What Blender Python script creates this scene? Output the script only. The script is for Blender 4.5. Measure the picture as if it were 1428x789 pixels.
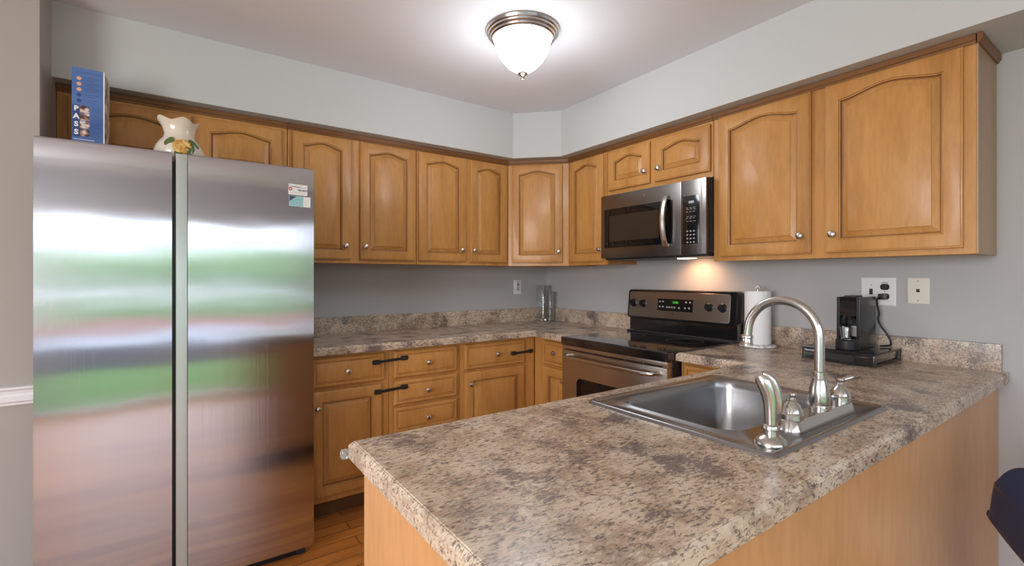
import bpy, bmesh, math, random
from mathutils import Vector, Matrix
random.seed(4)
for o in list(bpy.data.objects): bpy.data.objects.remove(o)
S = bpy.context.scene
COL = S.collection
PI = math.pi
# ------------------------------------------------------------------ camera
CAMP = Vector((-2.6069, -3.1808, 1.2786)); YAW = .9577
cam = bpy.data.cameras.new('camera'); camo = bpy.data.objects.new('camera', cam); COL.objects.link(camo)
camo.location = CAMP; camo.rotation_euler = (PI/2, 0, YAW - PI/2)
cam.sensor_width = 36; cam.lens = 657.2567/1428*36; cam.shift_y = -8.1/1428
cam.clip_start = .02; cam.clip_end = 200
S.camera = camo
# ------------------------------------------------------------------ view + sky + lights
S.view_settings.view_transform = 'Standard'; S.view_settings.look = 'None'
S.view_settings.gamma = 1; S.view_settings.exposure = 0.0
S.view_settings.use_curve_mapping = False
W = bpy.data.worlds.new('sky'); S.world = W; W.use_nodes = True
wn = W.node_tree.nodes; wl = W.node_tree.links
bgn = wn['Background']
tc = wn.new('ShaderNodeTexCoord'); sep = wn.new('ShaderNodeSeparateXYZ'); rp = wn.new('ShaderNodeValToRGB')
wl.new(tc.outputs['Generated'], sep.inputs[0]); wl.new(sep.outputs['Z'], rp.inputs[0]); wl.new(rp.outputs[0], bgn.inputs[0])
rp.color_ramp.elements[0].position = 0.0; rp.color_ramp.elements[0].color = (.84, .90, 1, 1)
rp.color_ramp.elements[1].position = .7; rp.color_ramp.elements[1].color = (.72, .84, 1, 1)
bgn.inputs[1].default_value = 3.6

def area(name, loc, rot, sx, sy, power, color, portal=False):
    l = bpy.data.lights.new(name, 'AREA'); l.shape = 'RECTANGLE'; l.size = sx; l.size_y = sy
    l.energy = power; l.color = color
    if portal: l.cycles.is_portal = True
    o = bpy.data.objects.new(name, l); COL.objects.link(o); o.location = loc; o.rotation_euler = rot
    return o
# daylight entering through the dining window in the left wall and the patio door behind the viewer
area('window_daylight', (-5.12, -3.15, 1.45), (0, -PI/2, 0), 1.1, 1.6, 78, (1, .972, .952))
area('patio_door_portal', (-2.6, -4.72, 1.02), (PI/2, 0, 0), 3.15, 2.0, 1, (1, 1, 1), portal=True)

# ------------------------------------------------------------------ material helpers
def N(nt, t, **kw):
    n = nt.nodes.new(t)
    for k, v in kw.items():
        if k in ('operation', 'blend_type', 'data_type', 'noise_dimensions', 'feature', 'wave_type', 'bands_direction', 'musgrave_type'): setattr(n, k, v)
        else: n.inputs[k].default_value = v
    return n
def base(name, color=(.5, .5, .5), rough=.5, metal=0, coat=0, spec=.5, trans=0, ior=1.45, emis=None, es=0):
    m = bpy.data.materials.new(name); m.use_nodes = True
    b = m.node_tree.nodes['Principled BSDF']
    b.inputs['Base Color'].default_value = (*color, 1); b.inputs['Roughness'].default_value = rough
    b.inputs['Metallic'].default_value = metal; b.inputs['Coat Weight'].default_value = coat
    b.inputs['Specular IOR Level'].default_value = spec; b.inputs['Transmission Weight'].default_value = trans
    b.inputs['IOR'].default_value = ior; b.inputs['Coat Roughness'].default_value = .12
    if emis: b.inputs['Emission Color'].default_value = (*emis, 1); b.inputs['Emission Strength'].default_value = es
    return m
def coords(nt, scale=(1, 1, 1), rot=(0, 0, 0), rnd=False, kind='Object'):
    t = nt.nodes.new('ShaderNodeTexCoord'); mp = nt.nodes.new('ShaderNodeMapping')
    mp.inputs['Scale'].default_value = scale; mp.inputs['Rotation'].default_value = rot
    nt.links.new(t.outputs[kind], mp.inputs[0])
    if rnd:
        oi = nt.nodes.new('ShaderNodeObjectInfo'); mu = N(nt, 'ShaderNodeMath', operation='MULTIPLY'); mu.inputs[1].default_value = 37.
        nt.links.new(oi.outputs['Random'], mu.inputs[0]); nt.links.new(mu.outputs[0], mp.inputs['Location'])
    return mp
def ramp(nt, src, stops):
    r = nt.nodes.new('ShaderNodeValToRGB'); e = r.color_ramp.elements
    while len(e) < len(stops): e.new(.5)
    for i, (p, c) in enumerate(stops): e[i].position = p; e[i].color = (*c, 1) if len(c) == 3 else c
    nt.links.new(src, r.inputs[0]); return r
def mix(nt, a, b, f, mode='MIX'):
    n = nt.nodes.new('ShaderNodeMix'); n.data_type = 'RGBA'; n.blend_type = mode
    for i, v in ((0, f), (6, a), (7, b)):
        if hasattr(v, 'links') or hasattr(v, 'is_linked'): nt.links.new(v, n.inputs[i])
        elif i == 0: n.inputs[0].default_value = v
        else: n.inputs[i].default_value = (*v, 1)
    return n.outputs[2]
def bump(nt, m, src, strength, dist=.01):
    b = nt.nodes.new('ShaderNodeBump'); b.inputs['Strength'].default_value = strength; b.inputs['Distance'].default_value = dist
    nt.links.new(src, b.inputs['Height']); nt.links.new(b.outputs[0], m.node_tree.nodes['Principled BSDF'].inputs['Normal'])
    return b
def BS(m): return m.node_tree.nodes['Principled BSDF']

def wood(name, c0, c1, c2, scale=(7, 7, 1.3), rough=.40, coat=.12):
    m = base(name, c1, rough, coat=coat); nt = m.node_tree
    mp = coords(nt, scale, rnd=True)
    n1 = N(nt, 'ShaderNodeTexNoise', Scale=1.1, Detail=4., Roughness=.55, Distortion=.5); nt.links.new(mp.outputs[0], n1.inputs[0])
    r1 = ramp(nt, n1.outputs[0], [(.25, c0), (.5, c1), (.78, c2)])
    mp2 = coords(nt, tuple(s*9 for s in scale), rnd=True)
    n2 = N(nt, 'ShaderNodeTexNoise', Scale=1.4, Detail=3.); nt.links.new(mp2.outputs[0], n2.inputs[0])
    r2 = ramp(nt, n2.outputs[0], [(.35, (.84, .81, .78)), (.62, (1, 1, 1))])
    c = mix(nt, r1.outputs[0], r2.outputs[0], .55, 'MULTIPLY')
    nt.links.new(c, BS(m).inputs['Base Color'])
    return m
M = {}
M['wood'] = wood('honey_maple', (.42, .187, .044), (.545, .262, .072), (.64, .33, .104))
M['wood_rail_shaded'] = wood('honey_maple_trim_shaded', (.16, .065, .022), (.21, .09, .03), (.26, .115, .04), scale=(1.3, 7, 7))  # maple trim colour darkened to paint in the shade under the soffit
M['wood_side'] = wood('maple_side_veneer', (.42, .27, .15), (.48, .32, .19), (.53, .36, .22), scale=(5, 5, .8), rough=.42)
M['wood_panel'] = wood('maple_back_panel', (.56, .29, .12), (.63, .335, .145), (.68, .375, .17), scale=(4, 4, .9), rough=.38, coat=.15)
M['glaze'] = wood('brown_groove_glaze', (.23, .10, .03), (.28, .125, .038), (.34, .155, .05))
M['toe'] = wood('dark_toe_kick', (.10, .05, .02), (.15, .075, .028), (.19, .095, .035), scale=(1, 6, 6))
M['wall'] = base('painted_wall', (.47, .47, .475), .75)
M['wall_tan'] = base('tan_wall_paint', (.40, .365, .34), .75)
M['soffit'] = base('painted_soffit', (.57, .585, .585), .75)
M['ceiling'] = base('ceiling_paint', (.78, .78, .82), .85)
for k, s in (('wall', 260), ('soffit', 260), ('ceiling', 200)):
    nt = M[k].node_tree; mp = coords(nt); n = N(nt, 'ShaderNodeTexNoise', Scale=float(s), Detail=2.); nt.links.new(mp.outputs[0], n.inputs[0]); bump(nt, M[k], n.outputs[0], .08, .002)
M['white'] = base('white_trim_paint', (.80, .79, .80), .4)
M['plate'] = base('white_plastic_plate', (.80, .80, .81), .35)
M['ivory'] = base('ivory_plastic_plate', (.78, .74, .66), .35)
M['black'] = base('black_plastic', (.012, .012, .013), .3)
M['blackgloss'] = base('black_gloss', (.008, .008, .009), .06, coat=1)
M['blacksatin'] = base('black_satin', (.02, .02, .022), .4)
M['darkglass'] = base('smoked_glass', (.006, .006, .007), .04, spec=.6)
M['nickel'] = base('satin_nickel', (.60, .585, .56), .23, 1)
M['chrome'] = base('polished_chrome', (.8, .8, .8), .1, 1)
M['machside'] = base('dark_grey_gloss_plastic', (.022, .023, .024), .22, spec=.3)
M['iron'] = base('black_strap_rubber', (.018, .015, .013), .5)
M['paper'] = base('paper_towel', (.86, .86, .86), .9)
nt = M['paper'].node_tree; mp = coords(nt); v = N(nt, 'ShaderNodeTexVoronoi', Scale=90.); nt.links.new(mp.outputs[0], v.inputs[0]); bump(nt, M['paper'], v.outputs[0], .35, .003)
M['card'] = base('card_stock', (.75, .75, .75), .4)
M['ink'] = base('dark_ink', (.06, .07, .10), .6)
M['red'] = base('red_ink', (.55, .05, .03), .5)
M['teal'] = base('teal_print', (.28, .52, .55), .4)
M['navyp'] = base('navy_print', (.05, .07, .14), .4)
M['boxblue'] = base('blue_carton', (.075, .16, .42), .45)
nt = M['boxblue'].node_tree; mp = coords(nt, (1, 1, 3)); n = N(nt, 'ShaderNodeTexNoise', Scale=3.); nt.links.new(mp.outputs[0], n.inputs[0])
r = ramp(nt, n.outputs[0], [(.3, (.05, .12, .36)), (.7, (.10, .20, .47))]); nt.links.new(r.outputs[0], BS(M['boxblue']).inputs['Base Color'])
M['boxdark'] = base('navy_carton_print', (.03, .07, .22), .45)
M['cartonside'] = base('printed_carton_side', (.5, .45, .42), .5)
nt = M['cartonside'].node_tree; mp = coords(nt, (1, 1, 1)); n = N(nt, 'ShaderNodeTexNoise', Scale=22., Detail=3.); nt.links.new(mp.outputs[0], n.inputs[0])
r = ramp(nt, n.outputs[0], [(.4, (.16, .09, .08)), (.5, (.5, .42, .38)), (.6, (.75, .73, .70))]); nt.links.new(r.outputs[0], BS(M['cartonside']).inputs['Base Color'])
M['orangeprint'] = base('orange_print', (.75, .42, .22), .5)
M['photoprint'] = base('photo_print', (.6, .5, .45), .5)
nt = M['photoprint'].node_tree; mp = coords(nt, (1, 1, 1)); n = N(nt, 'ShaderNodeTexNoise', Scale=55., Detail=2.); nt.links.new(mp.outputs[0], n.inputs[0])
r = ramp(nt, n.outputs[0], [(.40, (.06, .04, .05)), (.5, (.42, .22, .17)), (.6, (.72, .66, .60))]); nt.links.new(r.outputs[0], BS(M['photoprint']).inputs['Base Color'])
M['whiteink'] = base('white_print', (.85, .85, .85), .5)
M['ceramic'] = base('cream_glazed_ceramic', (.72, .65, .54), .18, coat=.6)
M['petal'] = base('yellow_glaze', (.72, .42, .10), .3, coat=.4)
nt = M['petal'].node_tree; mp = coords(nt); n = N(nt, 'ShaderNodeTexNoise', Scale=90., Detail=2.); nt.links.new(mp.outputs[0], n.inputs[0])
r = ramp(nt, n.outputs[0], [(.4, (.55, .26, .05)), (.6, (.80, .55, .20))]); nt.links.new(r.outputs[0], BS(M['petal']).inputs['Base Color'])
M['leaf'] = base('green_glaze', (.09, .14, .035), .25, coat=.4)
M['glass'] = base('clear_glass', (.95, .97, .97), .02, trans=1, ior=1.5)
M['plasticclear'] = base('clear_soft_plastic', (.75, .78, .78), .15, trans=.8, ior=1.4)
M['marble'] = base('grey_marble', (.7, .7, .7), .2)
nt = M['marble'].node_tree; mp = coords(nt); n = N(nt, 'ShaderNodeTexNoise', Scale=35., Detail=5., Distortion=2.); nt.links.new(mp.outputs[0], n.inputs[0])
r = ramp(nt, n.outputs[0], [(.4, (.32, .32, .33)), (.52, (.75, .75, .75)), (.7, (.85, .84, .82))]); nt.links.new(r.outputs[0], BS(M['marble']).inputs['Base Color'])
M['dome'] = base('frosted_glass_dome', (.9, .9, .9), .4, emis=(.95, .97, 1), es=4.5)
M['lens'] = base('lamp_lens', (.9, .9, .9), .4, emis=(1, .80, .58), es=9.)
M['green_led'] = base('green_display_digits', (.02, .1, .02), .4, emis=(.12, .9, .08), es=.9)
M['greendisp'] = base('green_display', (.01, .03, .01), .3, emis=(.05, .35, .04), es=.12)
M['white_led'] = base('white_display_digits', (.1, .1, .12), .4, emis=(.7, .75, .9), es=.9)
M['key'] = base('grey_key_print', (.30, .30, .31), .5)
M['navy'] = base('navy_moulded_plastic', (.018, .030, .075), .2, spec=.5)
M['chairleg'] = base('dark_chair_leg', (.03, .025, .02), .4)

def steel(name, col, rough, aniso=0, tang=(1, 0, 0), warp=0, grain=(0, 0, 0)):
    m = base(name, col, rough, 1); nt = m.node_tree; b = BS(m)
    if aniso:
        b.inputs['Anisotropic'].default_value = aniso
        cx = nt.nodes.new('ShaderNodeCombineXYZ')
        for i in range(3): cx.inputs[i].default_value = tang[i]
        nt.links.new(cx.outputs[0], b.inputs['Tangent'])
    if grain != (0, 0, 0):
        mp = coords(nt, grain); n = N(nt, 'ShaderNodeTexNoise', Scale=1., Detail=2.); nt.links.new(mp.outputs[0], n.inputs[0])
        r = ramp(nt, n.outputs[0], [(.3, (rough*.94,)*3), (.7, (rough*1.06,)*3)]); nt.links.new(r.outputs[0], b.inputs['Roughness'])
    if warp:
        mp = coords(nt, (.9, 1, 2.2)); n = N(nt, 'ShaderNodeTexNoise', Scale=1.6, Detail=1.5); nt.links.new(mp.outputs[0], n.inputs[0])
        b1 = bump(nt, m, n.outputs[0], 1., warp)
        mg = coords(nt, (900, .01, .01)); ng = N(nt, 'ShaderNodeTexNoise', Scale=1., Detail=1.); nt.links.new(mg.outputs[0], ng.inputs[0])
        b2 = bump(nt, m, ng.outputs[0], 1., .00014); nt.links.new(b1.outputs[0], b2.inputs['Normal'])
    return m
M['fridge'] = steel('brushed_fridge_steel', (.53, .535, .57), .14, 1., (1, 0, 0), .0026)
M['steel'] = steel('brushed_steel', (.50, .49, .475), .26)
M['steel_range'] = steel('brushed_range_steel', (.50, .45, .39), .28)
M['mw_steel'] = steel('brushed_dark_steel', (.27, .25, .235), .27)
M['sink'] = steel('satin_sink_steel', (.33, .33, .335), .27)
M['fridgeside'] = base('dark_grey_fridge_side', (.10, .10, .11), .5)
M['edge'] = base('pale_handle_edge', (.50, .56, .55), .3, .5)

# countertop laminate
def laminate():
    m = base('speckled_stone_laminate', (.4, .33, .26), .27, coat=.0, spec=.5); nt = m.node_tree
    w = coords(nt, (1, 1, 1))
    big = N(nt, 'ShaderNodeTexNoise', Scale=9., Detail=6., Roughness=.65, Distortion=.5); nt.links.new(w.outputs[0], big.inputs[0])
    c1 = ramp(nt, big.outputs[0], [(.30, (.34, .25, .18)), (.43, (.44, .335, .25)), (.52, (.60, .475, .35)), (.62, (.68, .56, .43)), (.75, (.52, .42, .36))]).outputs[0]
    mid = N(nt, 'ShaderNodeTexNoise', Scale=26., Detail=5., Roughness=.6, Distortion=.8); w2 = coords(nt, (.8, 1.3, 1.3), (0, 0, .35)); nt.links.new(w2.outputs[0], mid.inputs[0])
    f2 = ramp(nt, mid.outputs[0], [(.46, (0, 0, 0)), (.62, (1, 1, 1))])
    pk = mix(nt, (.60, .37, .21), (.43, .36, .345), ramp(nt, big.outputs[0], [(.4, (0, 0, 0)), (.6, (1, 1, 1))]).outputs[0])
    a = mix(nt, c1, pk, ramp(nt, mid.outputs[0], [(.5, (0, 0, 0)), (.70, (.6, .6, .6))]).outputs[0])
    fine = N(nt, 'ShaderNodeTexNoise', Scale=135., Detail=4., Roughness=.7, Distortion=.6); w3 = coords(nt, (.5, 1.1, 1.1), (0, 0, .3)); nt.links.new(w3.outputs[0], fine.inputs[0])
    dk = ramp(nt, fine.outputs[0], [(.39, (.8, .8, .8)), (.475, (0, 0, 0))])
    b_ = mix(nt, a, (.085, .06, .055), dk.outputs[0])
    lt = ramp(nt, fine.outputs[0], [(.56, (0, 0, 0)), (.68, (.75, .75, .75))])
    c_ = mix(nt, b_, (.74, .64, .53), lt.outputs[0])
    # drifts of dark flecks
    fl = N(nt, 'ShaderNodeTexNoise', Scale=110., Detail=5., Roughness=.75, Distortion=.9); w4 = coords(nt, (.5, 1.3, 1.3), (0, 0, .3)); nt.links.new(w4.outputs[0], fl.inputs[0])
    ms = N(nt, 'ShaderNodeTexNoise', Scale=7.5, Detail=3.); nt.links.new(w.outputs[0], ms.inputs[0])
    su = N(nt, 'ShaderNodeMath', operation='MULTIPLY'); nt.links.new(fl.outputs[0], su.inputs[0]); nt.links.new(ms.outputs[0], su.inputs[1])
    fr = ramp(nt, su.outputs[0], [(.17, (.8, .8, .8)), (.222, (0, 0, 0))])
    d_ = mix(nt, c_, (.10, .075, .08), fr.outputs[0])
    nt.links.new(d_, BS(m).inputs['Base Color'])
    return m
M['laminate'] = laminate()
def floor_mat():
    m = base('orange_oak_planks', (.5, .2, .05), .33, coat=.3); nt = m.node_tree
    mp = coords(nt, (1, 1, 1))
    bk = nt.nodes.new('ShaderNodeTexBrick'); nt.links.new(mp.outputs[0], bk.inputs[0])
    bk.inputs['Scale'].default_value = 1; bk.inputs['Brick Width'].default_value = .95; bk.inputs['Row Height'].default_value = .083
    bk.inputs['Mortar Size'].default_value = .002; bk.inputs['Color1'].default_value = (.62, .25, .055, 1); bk.inputs['Color2'].default_value = (.42, .14, .03, 1); bk.inputs['Mortar'].default_value = (.08, .03, .01, 1)
    bk.offset = .37
    g = coords(nt, (1.5, 22, 1)); n = N(nt, 'ShaderNodeTexNoise', Scale=2.2, Detail=5., Distortion=1.); nt.links.new(g.outputs[0], n.inputs[0])
    r = ramp(nt, n.outputs[0], [(.3, (.55, .5, .45)), (.6, (1, 1, 1))])
    nt.links.new(mix(nt, bk.outputs[0], r.outputs[0], .7, 'MULTIPLY'), BS(m).inputs['Base Color'])
    return m
M['floor'] = floor_mat()
def noisy(name, a, b, s, rough=.9):
    m = base(name, a, rough); nt = m.node_tree; mp = coords(nt); n = N(nt, 'ShaderNodeTexNoise', Scale=float(s), Detail=4.); nt.links.new(mp.outputs[0], n.inputs[0])
    r = ramp(nt, n.outputs[0], [(.35, a), (.65, b)]); nt.links.new(r.outputs[0], BS(m).inputs['Base Color']); return m
M['lawn'] = noisy('lawn_grass', (.10, .20, .045), (.20, .34, .10), 3)
M['leaves'] = noisy('tree_foliage', (.20, .36, .12), (.34, .52, .22), 2)
M['mulch'] = noisy('dark_bed', (.03, .025, .03), (.06, .05, .055), 6)
M['brickred'] = noisy('red_brick_path', (.30, .11, .07), (.42, .18, .13), 5)
M['concrete'] = noisy('pale_concrete', (.5, .5, .52), (.62, .62, .66), 4)
M['bark'] = noisy('tree_bark', (.08, .06, .04), (.15, .11, .08), 9)

# ------------------------------------------------------------------ mesh helpers
def box(bm, x0, x1, y0, y1, z0, z1, bev=0, seg=2):
    vs = [bm.verts.new(p) for p in ((x0, y0, z0), (x1, y0, z0), (x1, y1, z0), (x0, y1, z0), (x0, y0, z1), (x1, y0, z1), (x1, y1, z1), (x0, y1, z1))]
    fs = [bm.faces.new([vs[i] for i in f]) for f in ((0, 3, 2, 1), (4, 5, 6, 7), (0, 1, 5, 4), (1, 2, 6, 5), (2, 3, 7, 6), (3, 0, 4, 7))]
    if bev:
        es = list({e for f in fs for e in f.edges})
        bmesh.ops.bevel(bm, geom=es, offset=bev, segments=seg, affect='EDGES', profile=.7)
    return bm
def B(*a, **k):
    bm = bmesh.new(); box(bm, *a, **k); return bm
def lathe(bm, prof, n=32, mat=None, cap=True):
    mat = mat or Matrix()
    rings = []
    for r, z in prof:
        if r < 1e-6: rings.append([bm.verts.new(mat @ Vector((0, 0, z)))])
        else: rings.append([bm.verts.new(mat @ Vector((r*math.cos(2*PI*i/n), r*math.sin(2*PI*i/n), z))) for i in range(n)])
    for a, b in zip(rings, rings[1:]):
        for i in range(n):
            j = (i+1) % n
            if len(a) == 1 and len(b) == 1: continue
            if len(a) == 1: bm.faces.new((a[0], b[j], b[i]))
            elif len(b) == 1: bm.faces.new((a[i], a[j], b[0]))
            else: bm.faces.new((a[i], a[j], b[j], b[i]))
    if cap:
        if len(rings[0]) > 1: bm.faces.new(rings[0][::-1])
        if len(rings[-1]) > 1: bm.faces.new(rings[-1])
    return bm
def tube(bm, pts, rad, n=12, flat=1.0, cap=True):
    pts = [Vector(p) for p in pts]; m = len(pts)
    rad = rad if isinstance(rad, (list, tuple)) else [rad]*m
    up = None; rings = []
    for i, p in enumerate(pts):
        t = (pts[min(i+1, m-1)] - pts[max(i-1, 0)]).normalized()
        if up is None:
            up = Vector((0, 0, 1)) if abs(t.z) < .9 else Vector((1, 0, 0))
        s = t.cross(up).normalized(); up = s.cross(t).normalized()
        rings.append([bm.verts.new(p + (s*math.cos(2*PI*k/n)*rad[i] + up*math.sin(2*PI*k/n)*rad[i]*flat)) for k in range(n)])
    for a, b in zip(rings, rings[1:]):
        for i in range(n): bm.faces.new((a[i], a[(i+1) % n], b[(i+1) % n], b[i]))
    if cap: bm.faces.new(rings[0][::-1]); bm.faces.new(rings[-1])
    return bm
def bridge(bm, a, b):
    n = len(a)
    for i in range(n): bm.faces.new((a[i], a[(i+1) % n], b[(i+1) % n], b[i]))
def obj(name, bm, mat, parent=None, smooth=True, ang=35):
    bmesh.ops.recalc_face_normals(bm, faces=bm.faces)
    me = bpy.data.meshes.new(name); bm.to_mesh(me); bm.free()
    if smooth:
        for p in me.polygons: p.use_smooth = True
        try: me.set_sharp_from_angle(angle=math.radians(ang))
        except Exception: pass
    o = bpy.data.objects.new(name, me); COL.objects.link(o); me.materials.append(M[mat] if isinstance(mat, str) else mat)
    if name in ('door', 'drawer') and mat == 'wood': me.materials.append(M['glaze'])
    if parent: o.parent = parent
    return o
def thing(name, label, cat, loc=(0, 0, 0), rotz=0, group=None):
    o = bpy.data.objects.new(name, None); COL.objects.link(o); o.empty_display_size = .05
    o.location = loc; o.rotation_euler = (0, 0, rotz); o['label'] = label; o['category'] = cat
    if group: o['group'] = group
    return o
def tag(o, label, cat, group=None):
    o['label'] = label; o['category'] = cat
    if group: o['group'] = group
    return o
def struct(name, bm, mat, label=None, ang=35, smooth=True):
    o = obj(name, bm, mat, ang=ang, smooth=smooth); o['kind'] = 'structure'
    if label: o['label'] = label
    return o
def text_bm(s, size, depth, mat4, align='CENTER', bold=0):
    cu = bpy.data.curves.new('t', 'FONT'); cu.body = s; cu.size = size; cu.extrude = depth; cu.align_x = align; cu.align_y = 'CENTER'; cu.offset = bold
    cu.resolution_u = 3
    to = bpy.data.objects.new('t', cu); COL.objects.link(to)
    dg = bpy.context.evaluated_depsgraph_get(); dg.update()
    me = bpy.data.meshes.new_from_object(to.evaluated_get(dg)); bpy.data.objects.remove(to)
    bm = bmesh.new(); bm.from_mesh(me); bmesh.ops.transform(bm, matrix=mat4, verts=bm.verts); return bm
FRONT = Matrix.Rotation(PI/2, 4, 'X')      # text reading on a face that looks along -y
def rrect(x0, x1, y0, y1, r, k=6):
    pts = []
    for cx, cy, a0 in ((x1-r, y0+r, -PI/2), (x1-r, y1-r, 0), (x0+r, y1-r, PI/2), (x0+r, y0+r, PI)):
        for i in range(k+1):
            a = a0 + PI/2*i/k; pts.append((cx+r*math.cos(a), cy+r*math.sin(a)))
    return pts
def loops(bm, ls, cap0=True, cap1=True, mark=()):
    rs = [[bm.verts.new(p) for p in l] for l in ls]
    for i, (a, b) in enumerate(zip(rs, rs[1:])):
        n0 = len(bm.faces); bridge(bm, a, b)
        if i in mark:
            bm.faces.ensure_lookup_table()
            for f in bm.faces[n0:]: f.material_index = 1
    if cap0: bm.faces.new(rs[0][::-1])
    if cap1: bm.faces.new(rs[-1])
    return bm

# ------------------------------------------------------------------ the room
XL = -3.061; YL = -.59; CZ = 2.47; SZ = 2.144; SD = .377; K = .625; YB = -4.75; XW = -5.2
struct('floor', B(XW, 0, YB, 0, -.05, 0), 'floor', 'orange oak strip floor of the kitchen', smooth=False)
struct('ceiling', B(XW, .1, YB, .1, CZ, CZ+.08), 'ceiling', 'flat pale ceiling', smooth=False)
struct('wall_back', B(XL, 0, 0, .1, 0, CZ), 'wall', 'grey wall behind refrigerator and corner cabinets', smooth=False)
struct('wall_right', B(0, .1, YB, .1, 0, CZ), 'wall', 'grey wall behind the range and coffee machine', smooth=False)
struct('wall_left', B(XW, XL, YL, .1, 0, CZ), 'wall_tan', 'wall beside the refrigerator', smooth=False)
# left wall with window opening and rear wall with patio door opening
bm = bmesh.new()
box(bm, XW-.1, XW, YB, YL, 0, .8); box(bm, XW-.1, XW, YB, YL, 2.1, CZ); box(bm, XW-.1, XW, YB, -3.85, .8, 2.1); box(bm, XW-.1, XW, -1.95, YL, .8, 2.1)
struct('wall_dining', bm, 'wall', smooth=False)
bm = bmesh.new()
box(bm, XW, -4.2, YB-.1, YB, 0, CZ); box(bm, -1.0, 0, YB-.1, YB, 0, CZ); box(bm, -4.2, -1.0, YB-.1, YB, 2.05, CZ)
struct('wall_rear', bm, 'wall', smooth=False)
bm = bmesh.new()
for x in (-4.2, -2.64, -1.06): box(bm, x, x+.06, YB-.09, YB-.03, 0, 2.05)
box(bm, -4.2, -1.0, YB-.09, YB-.03, 1.99, 2.05); box(bm, -4.2, -1.0, YB-.09, YB-.03, 0, .06)
dfr = struct('door_1', bm, 'white', 'white framed patio door')
gb = B(-4.14, -1.06, YB-.062, YB-.058, .06, 1.99)
bm = bmesh.new()
for y in (-3.85, -2.93, -2.0): box(bm, XW-.08, XW-.03, y, y+.05, .8, 2.1)
for z in (.8, 1.43, 2.05): box(bm, XW-.08, XW-.03, -3.85, -1.95, z, z+.05)
struct('window_1', bm, 'white')
# soffit over the wall cabinets, with a diagonal across the corner
bm = bmesh.new()
poly = [(XL, 0), (XL, -SD), (-K, -SD), (-SD, -K), (-SD, YB), (0, YB), (0, 0)]
loops(bm, [[(x, y, SZ) for x, y in poly], [(x, y, CZ) for x, y in poly]])
struct('wall_soffit', bm, 'soffit', 'pale soffit above wall cabinets', smooth=False)
# chair rail and baseboard on the wall left of the refrigerator
bm = bmesh.new()
prof = [(0, .787), (.010, .787), (.012, .797), (.018, .802), (.019, .822), (.014, .830), (.016, .842), (.024, .850), (.024, .858), (0, .860)]
loops(bm, [[(XW, YL-a, z) for a, z in prof], [(XL, YL-a, z) for a, z in prof]])
struct('trim_1', bm, 'white', 'white chair rail', ang=25)
struct('baseboard_left', B(XW, XL, YL-.014, YL, 0, .1, bev=.004), 'white')
# the garden seen from the patio door
struct('lawn', B(-40, 40, -7.9, YB-.1, -.14, -.04), 'lawn', smooth=False)
struct('garden_bed', B(-40, 40, -12.1, -7.9, -.14, -.03), 'mulch', smooth=False)
struct('walkway', B(-40, 40, -16.4, -12.1, -.14, -.02), 'concrete', smooth=False)
struct('brick_path', B(-40, 40, -25.0, -16.4, -.14, -.01), 'brickred', smooth=False)
struct('meadow', B(-60, 60, -70, -25.0, -.14, -.03), 'lawn', smooth=False)

# ------------------------------------------------------------------ cabinet builders
def door_bm(x0, x1, z0, z1, arch=0., st=.052, t=.019, drawer=False):
    """raised-panel door whose front looks along -y, back at y=0"""
    bm = bmesh.new(); NT = 21
    def outline(ix, a, top_extra=0.):
        xa, xb, za, zb = x0+ix, x1-ix, z0+ix, z1-ix
        pts = [(xa, za), (xb, za)]
        for i in range(NT):
            u = i/(NT-1); s = math.sin(PI*u)**2
            s = s**.85 if s > 0 else 0
            pts.append((xb+(xa-xb)*u, zb - top_extra - a*(1-s)))
        return pts
    if drawer:
        st = .0; seq = [(0, 0, 0), (0, t-.007, 0), (.004, t-.002, 0), (.008, t, 0), (.020, t, 0), (.0225, t-.004, 0), (.0255, t-.0045, 0), (.031, t-.0005, 0), (.033, t, 0)]
        ls = [[(x, -y, z) for x, z in outline(i, 0)] for i, y, a in seq]
    else:
        seq = [(0, 0, 0), (0, t-.0055, 0), (.0015, t-.004, 0), (.0055, t-.003, 0), (.0065, t-.0006, 0), (.0085, t, 0),
               (st, t, 1), (st+.001, t-.003, 1), (st+.004, t-.0042, 1), (st+.0065, t-.0025, 1), (st+.0085, t-.011, 1), (st+.0125, t-.012, 1), (st+.034, t-.004, 1), (st+.0345, t-.0005, 1), (st+.036, t, 1)]
        ls = []
        for i, y, a in seq: ls.append([(x, -y, z) for x, z in outline(i, arch if a else 0, -.010 if (a and arch) else 0)])
    return loops(bm, ls, mark=((4,) if drawer else (6, 9, 10)))
def knob_bm(x, z, y0):
    mt = Matrix.Translation((x, y0, z)) @ Matrix.Rotation(PI/2, 4, 'X')
    return lathe(bmesh.new(), [(.008, 0), (.008, .002), (.0052, .004), (.0052, .013), (.009, .015), (.0145, .0175), (.0158, .021), (.0145, .0245), (.010, .0272), (.005, .0285), (0, .029)], 20, mt)
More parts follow.
